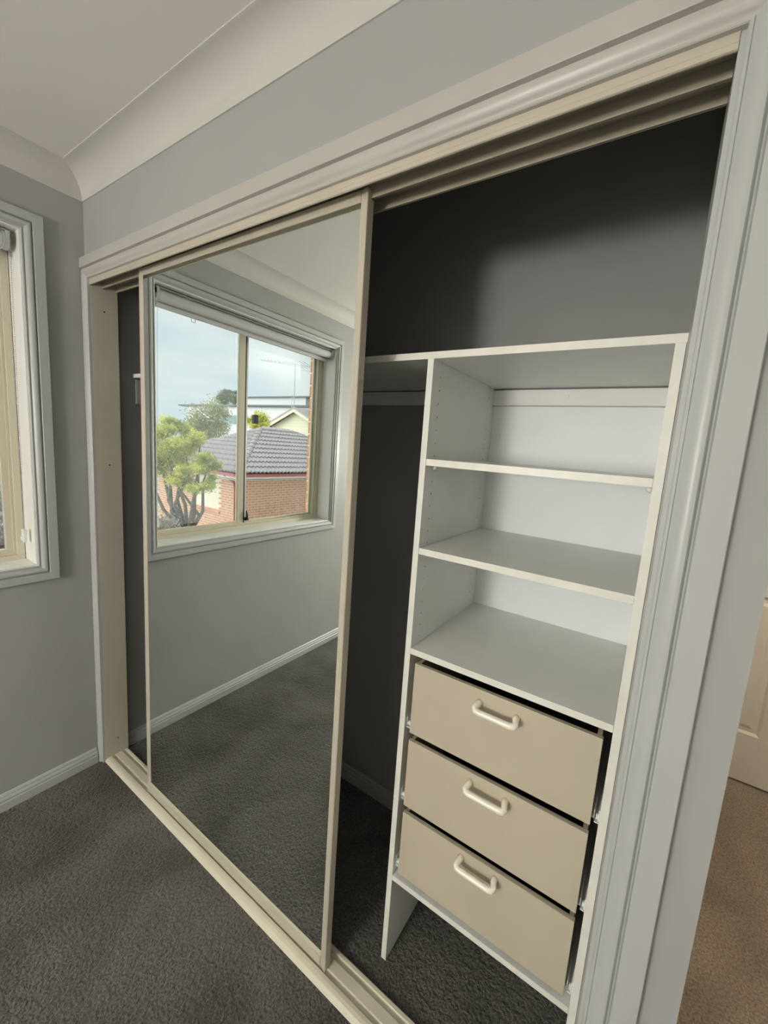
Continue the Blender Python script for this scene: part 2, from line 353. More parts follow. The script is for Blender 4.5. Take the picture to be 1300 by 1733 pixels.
def shelf(name, z, y0=PY, x0=PX0 + .0165, x1=PX1 - .0165, y1=WB - .008):
    s = obj(name, B((x0, x1, y0 + .001, y1, z - .016, z)), 'melamine', cab)
    obj('edge_strip', B((x0, x1, y0, y0 + .001, z - .016, z)), 'edge_strip', s); return s
shelf('adjustable_shelf', 1.4750, PY + .001); shelf('adjustable_shelf', 1.2518, PY + .001); shelf('fixed_shelf', .9837); shelf('base_shelf', .2950)
obj('back_board', B((PX0 + .0162, PX1 - .0162, WB - .0075, WB - .0045, .28, 1.657)), 'back_board', cab)
for (xa, s) in ((PX0 + .016, 1), (PX1 - .016, -1)):
    for yy in (.193, .523):
        for zz in (1.4590, 1.2358):
            bm = bmesh.new(); z = zz - .001
            tube(bm, [(xa - .002 * s, yy, z - .004), (xa + .002 * s, yy, z - .004)], [.0025, .0025], 10)
            tube(bm, [(xa + .0003 * s, yy, z - .006), (xa + .0015 * s, yy, z - .006), (xa + .007 * s, yy, z - .004), (xa + .010 * s, yy, z - .004)], [.004, .0065, .005, .0025], 10)
            obj('shelf_pin', bm, 'clear_plastic', cab, smooth=True)
# drawers
def handle_bm(xc, yf, zc):
    bm = bmesh.new(); h = .0525; pts = []
    path = [(-h + .008, yf + .001, .009)] + [(-h + .008, yf - .008, .0085), (-h + .006, yf - .015, .007), (-h + .0045, yf - .0205, .004), (-h + .008, yf - .0245, .0012), (-h + .015, yf - .0255, 0)]
    full = path + [(-x, y, z) for x, y, z in path[::-1]]
    full = full[:6] + [(-h * .5, yf - .0255, 0), (0, yf - .0255, 0), (h * .5, yf - .0255, 0)] + full[6:]
    rad = [.0085, .0076, .0072, .0076, .0080, .0076, .0074, .0074, .0074, .0076, .0080, .0076, .0072, .0076, .0085]
    tube(bm, [(xc + x, y, zc + z) for x, y, z in full], rad, 12); return bm
for k, (z0, z1, yf, hx, hz, w) in enumerate(((.7515, .9480, .1505, 1.7290, .9085, 'top'), (.5345, .7300, .1500, 1.7270, .6970, 'middle'), (.3165, .5115, .1510, 1.7240, .4830, 'bottom'))):
    x0, x1 = 1.5020, 1.9460
    fr = obj('drawer', B((x0, x1, yf, yf + .011, z0, z1)), 'drawer_cream', cab, bevel=.0008); fr['org'] = cab['org']
    yb = yf + .40
    obj('drawer_box', B((x0 + .003, x0 + .012, yf + .0113, yb, z0 + .012, z1 - .001), (x1 - .012, x1 - .003, yf + .0113, yb, z0 + .012, z1 - .001),
                        (x0 + .012, x1 - .012, yb - .010, yb, z0 + .012, z1 - .001)), 'drawer_cream', fr)
    obj('drawer_bottom', B((x0 + .012, x1 - .012, yf + .0113, yb - .010, z0 + .014, z0 + .020)), 'drawer_inside', fr)
    obj('handle', handle_bm(hx, yf, hz), 'handle_plastic', fr, smooth=True)
    for s, xe, xp in ((-1, x0, PX0 + .0162), (1, x1, PX1 - .0162)):
        lo, hi = sorted((xe - s * .0035 + 0, xe + s * .0055))
        a, b = sorted((xe + s * .0060, xp))
        bm = B((lo, hi, yf + .017, yb - .02, z0 + .006, z0 + .0085), (min(xe + s * .0035, xe + s * .0055), max(xe + s * .0035, xe + s * .0055), yf + .017, yb - .02, z0 + .0085, z0 + .026))
        obj('runner', bm, 'clear_plastic', fr)
        bm = B((min(xp, xp - s * .0022), max(xp, xp - s * .0022), .165, .55, z0 + .004, z0 + .030), (a, b, .165, .55, z0 - .001, z0 + .0015))
        tube(bm, [(xe + s * .0085, .172, z0 + .010), (xp, .172, z0 + .010)], .006, 10)
        obj('drawer_runner', bm, 'clear_plastic', cab)

# ------------------------------------------------------------------ window
win = thing('window_1', (-.06, (WY0 + WY1) / 2, WZ0), 'cream aluminium two-pane sliding window in a white reveal, looking out on the brick house', 'window', None, 'structure')
bm = bmesh.new(); off = .005
def wy_profile(bm, P, side):
    y0, y1, z0, z1 = WY0 - off, WY1 + off, WZ0 - off, WZ1 + off
    if side == 'b': extr(bm, P, lambda p, q, t: (q, t, z0 - p), lambda p, q: y0 - p, lambda p, q: y1 + p)
    if side == 't': extr(bm, P, lambda p, q, t: (q, t, z1 + p), lambda p, q: y0 - p, lambda p, q: y1 + p)
    if side == 'l': extr(bm, P, lambda p, q, t: (q, y0 - p, t), lambda p, q: z0 - p, lambda p, q: z1 + p)
    if side == 'r': extr(bm, P, lambda p, q, t: (q, y1 + p, t), lambda p, q: z0 - p, lambda p, q: z1 + p)
WA = [(p * .80, q) for p, q in ARC]
for s in 'btlr':
    bm = bmesh.new(); wy_profile(bm, WA, s); soft(obj('architrave', bm, 'gloss_white', win), 33)
# reveal lining boards
e = .0004
obj('reveal_board', B((-.115, .0015, WY0 - .012, WY0, WZ0, WZ1)), 'reveal_white', win, bevel=.001)
obj('reveal_board', B((-.115, .0015, WY1, WY1 + .012, WZ0, WZ1)), 'reveal_white', win, bevel=.001)
obj('reveal_board', B((-.115, .0015, WY0 - .012, WY1 + .012, WZ1 + e, WZ1 + .012)), 'reveal_white', win, bevel=.001)
obj('sill_board', B((-.115, .0025, WY0 - .012, WY1 + .012, WZ0 - .012, WZ0 - e)), 'reveal_white', win, bevel=.001)
WY0, WY1 = WY0 + .001, WY1 - .001
fx0, fx1 = -.185, -.115
# outer frame
obj('frame', B((fx0, fx1, WY0, WY1, WZ0 - .01, WZ0 + .018), (fx0, fx1 - .010, WY0 + .02, WY1 - .02, WZ0 + .018, WZ0 + .028)), 'window_cream', win, bevel=.001)
obj('frame', B((fx0, fx1, WY0, WY1, WZ1 - .026, WZ1 + .01)), 'window_cream', win, bevel=.001)
obj('frame', B((fx0, fx1, WY0, WY0 + .022, WZ0 + .018, WZ1 - .026), (fx0, fx1 - .012, WY0 + .022, WY0 + .030, WZ0 + .018, WZ1 - .026)), 'window_cream', win, bevel=.001)
obj('frame', B((fx0, fx1, WY1 - .022, WY1, WZ0 + .018, WZ1 - .026), (fx0, fx1 - .012, WY1 - .030, WY1 - .022, WZ0 + .018, WZ1 - .026)), 'window_cream', win, bevel=.001)
def sash(y0, y1, x0, x1, sl, sr, zb, name):
    z0, z1 = WZ0 + .022, WZ1 - .028
    s = obj(name, B((x0, x1, y0, y0 + sl, z0, z1), (x0, x1, y1 - sr, y1, z0, z1), (x0, x1, y0 + sl, y1 - sr, z0, z0 + zb), (x0, x1, y0 + sl, y1 - sr, z1 - .03, z1)), 'window_cream', win, bevel=.001)
    obj('pane', B(((x0 + x1) / 2 - .002, (x0 + x1) / 2 + .002, y0 + sl - .001, y1 - sr + .001, z0 + zb - .001, z1 - .029)), 'window_glass', s)
    return s
s1 = sash(-.732, WY1 - .024, -.150, -.130, .040, .026, .020, 'sliding_sash')
s2 = sash(WY0 + .023, -.722, -.178, -.158, .016, .048, .014, 'fixed_sash')
obj('shaded_interlock', B((-.156, -.136, -.752, -.741, WZ0 + .026, WZ1 - .03)), 'steel', win, bevel=.001)  # grey instead of cream, to darken the shaded fixed stile
obj('shade_strip', B((-.150, -.131, -.7405, -.7325, WZ0 + .026, WZ1 - .03)), 'black_plastic', win)  # dark strip added where the deeper-set stile lies in shade
bm = B((-.1295, -.1265, -.765, -.742, WZ0 + .04, WZ0 + .062)); tube(bm, [(-.126, -.752, WZ0 + .050), (-.112, -.757, WZ0 + .052)], [.009, .008], 12)
tube(bm, [(-.116, -.752, WZ0 + .050), (-.117, -.750, WZ0 + .085), (-.119, -.748, WZ0 + .105)], [.007, .006, .003], 8)
obj('latch', bm, 'black_plastic', win, bevel=.001)
obj('lock_block', B((-.158, -.128, -.826, -.800, 1.583, 1.636)), 'black_plastic', win, bevel=.002)
mesh_y0, mesh_y1 = -.700, WY1 - .030
scr = obj('insect_screen', B((-.184, -.1832, mesh_y0, mesh_y1, WZ0 + .05, WZ1 - .05)), 'insect_mesh', win)
for zz, d in ((WZ0 + .050, 1), (WZ1 - .075, -1)):
    bm = bmesh.new(); tube(bm, [(-.128, -.418, zz - .006 * d), (-.128, -.418, zz + .012 * d), (-.128, -.437, zz + .012 * d), (-.128, -.437, zz - .006 * d)], .0013, 6); obj('screen_clip', bm, 'black_plastic', win)
WY0, WY1 = WY0 - .001, WY1 + .001
# roller blind
bl = thing('roller_blind', (-.045, (WY0 + WY1) / 2, 2.115), 'rolled-up pale grey roller blind hanging at the top of the window', 'blind')
bm = bmesh.new(); y0, y1 = WY0 + .022, WY1 - .030
# spiral-ish roll of cloth
tube(bm, [(-.042, y0 + .004, 2.100), (-.042, y1 - .004, 2.100)], .0245, 24); obj('cloth_roll', bm, 'blind_fabric', bl, smooth=False)
bm = bmesh.new(); extr(bm, [(-.0635, 2.098), (-.0625, 2.098), (-.0625, 2.066), (-.0635, 2.066)], lambda p, q, t: (p, t, q), y0 + .004, y1 - .004); obj('cloth_drop', bm, 'blind_fabric', bl)
bm = bmesh.new(); extr(bm, [(-.068, 2.052), (-.071, 2.056), (-.071, 2.071), (-.068, 2.074), (-.058, 2.074), (-.055, 2.071), (-.055, 2.056), (-.058, 2.052)], lambda p, q, t: (p, t, q), y0 + .003, y1 - .003); obj('hem_bar', bm, 'blind_fabric', bl)
bm = bmesh.new(); extr(bm, [(-.085, 2.127), (-.004, 2.127), (-.004, 2.121), (-.010, 2.119), (-.085, 2.119)][::-1], lambda p, q, t: (p, t, q), WY0 + .014, WY1 - .014)
obj('head_rail', B((-.085, -.012, WY0 + .014, WY1 - .014, 2.1255, 2.1268)), 'gloss_white', bl); bm.free()
for yy, s in ((y1, 1), (y0, -1)):
    bm = bmesh.new(); tube(bm, [(-.042, yy - .003 * s, 2.100), (-.042, yy + .013 * s, 2.100)], [.030, .030], 24); box(bm, -.072, -.012, min(yy + .004 * s, yy + .013 * s), max(yy + .004 * s, yy + .013 * s), 2.10, 2.126)
    obj('bracket', bm, 'gloss_white', bl, bevel=.001)
for xx in (-.0145, -.0695):   # bead chain loop
    bm = bmesh.new(); z = 2.10; xt = xx * .0 + (-.042 + (.028 if xx > -.04 else -.028)); n = 0
    while z > 1.075:
        f = (2.10 - z) / 1.03; x = xt * (1 - f) + (-.047 if xx < -.04 else -.037) * f
        bmesh.ops.create_icosphere(bm, subdivisions=1, radius=.0019, matrix=Matrix.Translation((x, y1 + .012, z))); z -= .0062
    c = obj('bead_chain', bm, 'steel', bl, smooth=True); c['kind'] = 'stuff'
bm = B((-.052, -.032, y1 + .006, y1 + .0175, 1.035, 1.085)); tube(bm, [(-.042, y1 + .002, 1.05), (-.042, y1 + .010, 1.05)], .008, 10); obj('chain_holder', bm, 'clear_plastic', bl, bevel=.002)

# brick veneer jambs outside the window
for side, ya, yb, nm in ((0, WY0 - .24, WY0, 'far'), (1, WY1, WY1 + .24, 'near')):
    wl = thing('wall_outer_' + nm, (-.2, ya, .7), 'orange red brick outside face beside the window, ' + ('far side' if side == 0 else 'side nearest the wardrobe'), 'brick wall', None, 'structure')
    obj('mortar', B((-.236, -.126, ya + .004, yb - .004, .70, 2.42)), 'mortar', wl)
    for k in range(20):
        z = .705 + .086 * k
        m1 = -.128 if k % 2 == 0 else -.128
        obj('brick', B((-.240, -.126, (ya, ya + .125)[k % 2] if side == 0 else ya, yb if side == 0 else (yb, yb - .125)[k % 2], z, z + .075)), 'reveal_brick', wl, bevel=.003, seg=1)

# ------------------------------------------------------------------ passage door
dr = thing('door_1', (2.59, RY1 - .03, 0), 'cream moulded panel door at the end of the brown-carpeted passage', 'door', None, 'structure')
DX0, DX1, DY = 2.21, 2.97, 1.697
cols = ((DX0 + .11, 2.557), (2.650, DX1 - .09)); rows = ((.257, .945), (1.05, 1.62), (1.72, 1.93))
bm = bmesh.new()
xs = sorted({DX0, DX1, *[c for cc in cols for c in cc]}); zs = sorted({.012, 2.04, *[c for cc in rows for c in cc]})
for i in range(len(xs) - 1):
    for k in range(len(zs) - 1):
        if (xs[i], xs[i + 1]) in cols and (zs[k], zs[k + 1]) in rows:
            box(bm, xs[i], xs[i + 1], DY + .009, DY + .03, zs[k], zs[k + 1])
        else: box(bm, xs[i], xs[i + 1], DY, DY + .03, zs[k], zs[k + 1])
obj('leaf', bm, 'door_paint', dr)
for c in cols:
    for r in rows:
        bm = bmesh.new(); x0, x1, z0, z1 = c[0], c[1], r[0], r[1]
        v = [[bm.verts.new((x, y, z)) for x, z in ((a0, b0), (a1, b0), (a1, b1), (a0, b1))] for (a0, a1, b0, b1, y) in
             ((x0, x1, z0, z1, DY + .0001), (x0 + .012, x1 - .012, z0 + .012, z1 - .012, DY + .009), (x0 + .03, x1 - .03, z0 + .03, z1 - .03, DY + .008), (x0 + .045, x1 - .045, z0 + .045, z1 - .045, DY + .003))]
        for a, b in zip(v, v[1:]):
            for q in range(4): bm.faces.new([a[q], a[(q + 1) % 4], b[(q + 1) % 4], b[q]])
        bm.faces.new(v[-1]); obj('panel', bm, 'door_paint', dr)
obj('door_frame', B((2.155, 2.208, RY1 - .018, RY1 + .002, 0, 2.08), (2.972, 3.025, RY1 - .018, RY1 + .002, 0, 2.08), (2.155, 3.025, RY1 - .018, RY1 + .002, 2.042, 2.10)), 'gloss_white', dr, bevel=.002)
bm = bmesh.new(); tube(bm, [(2.905, DY, 1.0), (2.905, DY - .045, 1.0), (2.86, DY - .05, 1.0), (2.80, DY - .05, 1.0)], [.008, .008, .008, .006], 10); obj('door_handle', bm, 'steel', dr, smooth=True)
struct('wall_hall_end', B((2.1, RX, RY1 + .6, RY1 + .65, 0, ZC)), 'wall_paint', 'wall of the room beyond the passage door', 'wall')

# ------------------------------------------------------------------ added fill lights, out of view (behind / beside the viewer)
for (x, y), e_, col in HALL_FILL:
    lt = thing('hall_fill_light', (x, y, ZC), 'added round fill light on the passage ceiling, out of view', 'fill light')
    bm = bmesh.new(); tube(bm, [(x, y, ZC), (x, y, ZC - .025)], [.17, .17], 32); obj('base_ring', bm, 'gloss_white', lt)
    bm = bmesh.new(); tube(bm, [(x, y, ZC - .025), (x, y, ZC - .05), (x, y, ZC - .075), (x, y, ZC - .09)], [.16, .155, .12, .05], 32)
    m = bpy.data.materials.new('fill_opal'); m.use_nodes = True; bb = m.node_tree.nodes['Principled BSDF']
    bb.inputs['Emission Color'].default_value = (*col, 1); bb.inputs['Emission Strength'].default_value = e_ * .8
    obj('fill_shade', bm, m, lt, smooth=True)

(lx, ly, lz), lr, le, lc = ROOM_FILL
lt = thing('room_fill_light', (lx, ly, 0), 'added glowing globe on a pole, out of view, filling the bedroom with light', 'floor lamp')
bm = bmesh.new(); tube(bm, [(lx, ly, 0), (lx, ly, .02)], [.14, .13], 24); obj('base', bm, 'black_plastic', lt)
bm = bmesh.new(); tube(bm, [(lx, ly, .02), (lx, ly, lz - lr * .98)], .011, 10); obj('pole', bm, 'black_plastic', lt)
bm = bmesh.new(); bmesh.ops.create_uvsphere(bm, u_segments=32, v_segments=20, radius=lr, matrix=Matrix.Translation((lx, ly, lz)))
m = bpy.data.materials.new('fill_glow'); m.use_nodes = True; bb = m.node_tree.nodes['Principled BSDF']
bb.inputs['Emission Color'].default_value = (*lc, 1); bb.inputs['Emission Strength'].default_value = le
obj('fill_globe', bm, m, lt, smooth=True)

# ================================================================== outdoors
GZ = -2.95
tag(obj('ground', B((-120, -.3, -90, 60, GZ - .1, GZ)), 'bounce_ground'), 'ground outside, one storey below the window, made pale to bounce light onto the walls', 'ground', None, 'structure')

# brick house with a hipped tile roof
XG, YE, ZE, PA = -8.65, -6.55, .41, 3.0          # gutter line x, hip-end eave y, eave height, half width
PIT = (1.836 - ZE) / PA
YR2 = -11.41; YEND = YR2 - PA
XW, YW = -9.10, -7.00
hs = thing('brick_house', (-11.65, -10, GZ), 'single-storey red brick house with grey tiled hip roof seen below the window', 'house')
core = obj('mortar_core', B((XG - 2 * PA + .45, XW - .006, YEND + .45, YW - .006, GZ, .20)), 'mortar', hs)
bricks = []
def brick_rows(face):
    k = 0
    while True:
        z = .175 - .086 * (k + 1) + .005
        if z < GZ: break
        n = 0
        while True:
            off_ = .125 if k % 2 else 0
            a = n * .25 - off_ + .0; b = a + .228; n += 1
            a = max(a, 0)
            if face == 'A':
                if a > 7.2: break
                bricks.append((XW - .06, XW, YW - b, YW - a, z, z + .069, k, a, 'A'))
            else:
                if a > 5.0: break
                if 1.20 < (a + b) / 2 < 2.72 and -1.02 < z < .10: continue
                bricks.append((XW - b, XW - a, YW - .06, YW, z, z + .069, k, a, 'B'))
        k += 1
brick_rows('A'); brick_rows('B')
bricks.sort(key=lambda q: (q[6] // 1) * .25 + q[7] * (.38 if q[8] == 'A' else .45))
rest = bmesh.new()
proto = {}
for i, q in enumerate(bricks):
    if i < 296:
        key = (round(q[1] - q[0], 3), round(q[3] - q[2], 3))
        if key not in proto:
            bm = B((0, key[0], 0, key[1], 0, .069)); proto[key] = mesh_of(bm, 'brick', 'house_brick')
        o = bpy.data.objects.new('brick', proto[key]); C.objects.link(o); o.parent = hs
        o.location = Vector((q[0] + random.uniform(-.002, .002) * (q[8] == 'A'), q[2] + random.uniform(-.002, .002) * (q[8] == 'B'), q[4])) - Vector(hs['org'])
    else: box(rest, *q[:6])
r_ = obj('brickwork', rest, 'house_brick', hs); r_['kind'] = 'stuff'
# eaves: gutters, fascias, soffit
obj('fascia', B((XG - .06, XG - .03, YEND + .03, YE - .03, ZE - .17, ZE - .02)), 'fascia_white', hs)
obj('fascia', B((XG - 2 * PA + .03, XG - .03, YE - .06, YE - .03, ZE - .17, ZE - .02)), 'fascia_white', hs)
obj('soffit', B((XG - 2 * PA + .03, XG - .06, YEND + .03, YE - .06, .195, .215)), 'fascia_white', hs)
G = [(0, 0), (.03, -.012), (.03, -.09), (.0, -.1), (-.03, -.1), (-.03, 0)]
bm = bmesh.new(); extr(bm, G, lambda p, q, t: (XG + p, t, ZE + q), YEND, lambda p, q: YE + p); obj('gutter', bm, 'gutter_red', hs)
bm = bmesh.new(); extr(bm, G, lambda p, q, t: (t, YE + p, ZE + q), XG - 2 * PA, lambda p, q: XG + p); obj('gutter', bm, 'gutter_red', hs)
bm = bmesh.new(); tube(bm, [(-9.36, YE - .02, .33), (-9.36, YW + .09, .05), (-9.36, YW + .05, -.1), (-9.36, YW + .05, GZ)], .045, 10); obj('downpipe', bm, 'gutter_red', hs, smooth=True)
# window in the hip-end wall
wf = obj('window', B((-11.84, -11.78, YW - .10, YW - .03, -.96, .08), (-10.36, -10.30, YW - .10, YW - .03, -.96, .08), (-11.84, -10.30, YW - .10, YW - .03, .03, .09), (-11.84, -10.30, YW - .10, YW - .03, -.98, -.93), (-11.10, -11.05, YW - .09, YW - .04, -.95, .05)), 'fascia_white', hs)
obj('pane', B((-11.79, -10.35, YW - .075, YW - .070, -.94, .05)), 'far_glass', wf); obj('curtain', B((-11.79, -10.35, YW - .0695, YW - .0645, -.94, .05)), 'curtain_white', wf)
bm = bmesh.new(); extr(bm, [(YW - .08, -.97), (YW + .05, -1.03), (YW + .05, -1.07), (YW - .06, -1.07)], lambda p, q, t: (t, p, q), -11.95, -10.25); obj('brick_sill', bm, 'house_brick', hs)
# roof deck and tiles
RZ = ZE + .01
bm = bmesh.new()
v = [bm.verts.new(p) for p in ((XG, YE, RZ), (XG - 2 * PA, YE, RZ), (XG - 2 * PA, YEND, RZ), (XG, YEND, RZ), (XG - PA, YE - PA, RZ + PA * PIT), (XG - PA, YR2, RZ + PA * PIT))]
for f in ((0, 1, 4), (1, 2, 5, 4), (2, 3, 5), (3, 0, 4, 5), (0, 3, 2, 1)): bm.faces.new([v[i] for i in f])
obj('roof_deck', bm, 'roof_dark', hs)
TWd, TLn = .300, .330
SLN = math.sqrt(PA ** 2 + (PA * PIT) ** 2)
def tile_geo(bm, o, u, s, n):
    """o: lower-left corner, u along eave, s up slope, n normal"""
    prof = [(0, 0), (.03, .032), (.075, .052), (.12, .032), (.15, 0.0), (.18, .032), (.225, .052), (.27, .032), (.30, 0)]
    lo = [bm.verts.new(o + u * a + n * (b + .062) - s * .01) for a, b in prof]
    hi = [bm.verts.new(o + u * a + n * (b + .012) + s * (TLn + .02)) for a, b in prof]
    dn = [bm.verts.new(o + u * a + n * (b * .9 + .018) - s * .006) for a, b in prof]
    for i in range(8):
        bm.faces.new([lo[i], lo[i + 1], hi[i + 1], hi[i]]); bm.faces.new([lo[i + 1], lo[i], dn[i], dn[i + 1]])
planes = []
a1 = math.atan(PIT)
# plane A faces +x, plane B faces +y
tiles = []
for nm, O, u, sdir, Lr, inside in (
    ('A', Vector((XG + .03, YE, RZ)), Vector((0, -1, 0)), Vector((-math.cos(a1), 0, math.sin(a1))), YE - YEND, None),
    ('B', Vector((XG, YE + .03, RZ)), Vector((-1, 0, 0)), Vector((0, -math.cos(a1), math.sin(a1))), 2 * PA, None)):
    n = u.cross(sdir); n = n if n.z > 0 else -n
    nr = int(SLN / TLn) + 1
    for r in range(nr):
        for c in range(int(Lr / TWd) + 1):
            st_ = (r % 2) * .15 * 0
            a0 = c * TWd; a1_ = a0 + TWd; h0 = r * TLn * math.cos(a1); h1 = (r + 1) * TLn * math.cos(a1)
            # plan inset h along slope: allowed u range h .. Lr-h
            if a1_ < h0 + .0 or a0 > Lr - h0 or h0 > PA: continue
            cutp = a0 < h1 or a1_ > Lr - h1
            tiles.append((nm, O + u * a0 + sdir * (r * TLn), u, sdir, n, cutp, r, c, Lr, O))
tiles.sort(key=lambda t: (0 if t[0] == 'A' else 1, t[7] * .8 + t[6] * .25 if t[0] == 'A' else t[7] + t[6] * .3))
tl = [t for t in tiles if t[0] == 'A'][:200] + [t for t in tiles if t[0] == 'B'][:90]
ids = {id(t) for t in tl}
rest = bmesh.new(); pm = {}
for t in tiles:
    nm, o0, u, s, n, cutp, r, c, Lr, O = t
    single = id(t) in ids
    bm = bmesh.new(); tile_geo(bm, Vector((0, 0, 0)) if not cutp else o0, u, s, n)
    if cutp:   # trim along the hips
        for base, nrm in ((O, (u * -1 + s * 0)), (O + u * Lr, u)):
            hd = (u + Vector((s.x, s.y, 0)).normalized()) if base == O else (-u + Vector((s.x, s.y, 0)).normalized())
            pn = Vector((0, 0, 1)).cross(hd).normalized()
            mid = O + u * Lr * .5
            if (mid - base).dot(pn) > 0: pn = -pn
            bmesh.ops.bisect_plane(bm, geom=bm.verts[:] + bm.edges[:] + bm.faces[:], plane_co=base, plane_no=pn, clear_outer=True)
    if len(bm.faces) == 0: bm.free(); continue
    if single:
        if cutp:
            me = mesh_of(bm, 'roof_tile', 'roof_tile'); me.transform(Matrix.Translation(-o0))
        else:
            if nm not in pm: pm[nm] = mesh_of(bm, 'roof_tile', 'roof_tile')
            else: bm.free()
            me = pm[nm]
        ob = bpy.data.objects.new('roof_tile', me); C.objects.link(ob); ob.parent = hs; ob.location = o0 + n * random.uniform(-.002, .002) - Vector(hs['org'])
    else:
        if not cutp: bmesh.ops.translate(bm, verts=bm.verts[:], vec=o0)
        tmp = bpy.data.meshes.new('t'); bm.to_mesh(tmp); bm.free(); rest.from_mesh(tmp); bpy.data.meshes.remove(tmp)
r_ = obj('roof_tiling', rest, 'roof_tile', hs); r_['kind'] = 'stuff'
def caps(p, q, nmax=60):
    p, q = Vector(p), Vector(q); d = q - p; L_ = d.length; n = max(1, int(L_ / .36)); d.normalize()
    for i in range(n):
        a = p + d * (L_ * i / n); b = p + d * (L_ * (i + 1.08) / n)
        bm = bmesh.new(); side = Vector((0, 0, 1)).cross(d).normalized(); up = d.cross(side).normalized(); up = up if up.z > 0 else -up
        ra = []
        for base, rr_, lift in ((a, .125, .045), (b, .105, .030)):
            ra.append([bm.verts.new(base + side * math.cos(t_) * rr_ + up * (math.sin(t_) * rr_ * .75 + lift - .01)) for t_ in [math.pi * k / 8 for k in range(9)]])
        for k in range(8): bm.faces.new([ra[0][k], ra[0][k + 1], ra[1][k + 1], ra[1][k]])
        bm.faces.new(ra[0]); bm.faces.new(ra[1][::-1]); obj('ridge_cap', bm, 'roof_tile', hs)
zt = RZ + PA * PIT
caps((XG, YE, RZ), (XG - PA, YE - PA, zt)); caps((XG - 2 * PA, YE, RZ), (XG - PA, YE - PA, zt)); caps((XG - PA, YE - PA, zt), (XG - PA, YR2, zt)); caps((XG, YEND, RZ), (XG - PA, YR2, zt))

# cream weatherboard gable house
gh = thing('gable_house', (-17.9, -20, GZ), 'cream weatherboard house whose white-edged gable rises behind the tiled roof', 'house')
GXc, GY, GP, sl_ = -17.85, -17.0, 3.62, .425
obj('wall', B((GXc - 3.4, GXc + 3.4, -22.5, GY - .02, GZ, GP - 3.4 * sl_ - .05)), 'weatherboard_cream', gh)
bm = bmesh.new(); extr(bm, [(GXc - 3.4, GP - 3.4 * sl_ - .2), (GXc + 3.4, GP - 3.4 * sl_ - .2), (GXc, GP - .15)], lambda p, q, t: (p, t, q), -22.5, GY - .02); obj('gable_wall', bm, 'weatherboard_cream', gh)
z = 1.0
while z < GP - .25:
    hw = min(3.45, (GP - .14 - z - .18) / sl_)
    if hw > .1:
        bm = bmesh.new(); extr(bm, [(GY + .022, z), (GY + .022, z + .012), (GY + .004, z + .185), (GY - .02, z + .185), (GY - .02, z)], lambda p, q, t: (t, p, q), GXc - hw, GXc + hw); obj('weatherboard', bm, 'weatherboard_cream', gh)
    z += .185
for s in (-1, 1):
    bm = bmesh.new(); e1 = (GXc, GP); e2 = (GXc + s * 3.9, GP - 3.9 * sl_)
    extr(bm, [(e1[0], e1[1]), (e2[0], e2[1]), (e2[0], e2[1] - .26), (e1[0], e1[1] - .26)], lambda p, q, t: (p, t, q), GY + .30, GY + .34); obj('barge_board', bm, 'weatherboard_cream', gh)
    bm = bmesh.new(); extr(bm, [(e1[0], e1[1] + .05), (e2[0], e2[1] + .05), (e2[0], e2[1] - .06), (e1[0], e1[1] - .06)], lambda p, q, t: (p, t, q), -22.7, GY + .36); obj('roof_slope', bm, 'roof_tile', gh)
an = thing('tv_antenna', (-18.87, -17.6, 3.3), 'tall roof antenna mast with long crossed elements standing on the gable house', 'antenna')
bm = bmesh.new(); tube(bm, [(-18.87, -17.6, 3.28), (-18.90, -17.6, 6.62)], .03, 6); obj('mast', bm, 'antenna_metal', an)
bm = bmesh.new(); tube(bm, [(-19.27, -17.75, 3.15), (-19.27, -17.75, 4.6)], .018, 5); obj('mast', bm, 'antenna_metal', an)
bm = bmesh.new(); e0 = Vector((-22.2, -17.5, 6.92)); e1 = Vector((-17.3, -17.7, 6.30)); dd = (e1 - e0).normalized(); pd_ = Vector((.25, .95, .12)).normalized()
tube(bm, [e0, e1], .022, 5); tube(bm, [Vector((-20.4, -17.6, 6.46)), Vector((-17.5, -17.6, 6.02))], .018, 5)
for k in range(13):
    p = e0 + dd * (.1 + k * .38); l = .18 + k * .055; tube(bm, [p - pd_ * l, p + pd_ * l], .012, 4)
obj('elements', bm, 'antenna_metal', an)

# modern white building
mb = thing('flat_roofed_building', (-35, -28, GZ), 'long white rendered building with dark flat roofs on the skyline', 'building')
obj('wall', B((-43.1, -14, -34, -24, GZ, 4.53)), 'render_white', mb)
obj('roof_slab', B((-44.8, -13, -34.4, -23.75, 4.56, 4.72)), 'roof_dark', mb)
obj('upper_storey', B((-33.0, -24.9, -34, -24.2, 4.72, 5.42)), 'render_white', mb)
obj('upper_roof', B((-33.6, -24.3, -34.4, -24.0, 5.42, 5.53)), 'roof_dark', mb)
wf = obj('window', B((-37.0, -32.6, -24.0, -23.95, 2.75, 3.75)), 'render_white', mb); obj('pane', B((-36.9, -32.7, -23.95, -23.93, 2.82, 3.68)), 'far_glass', wf)

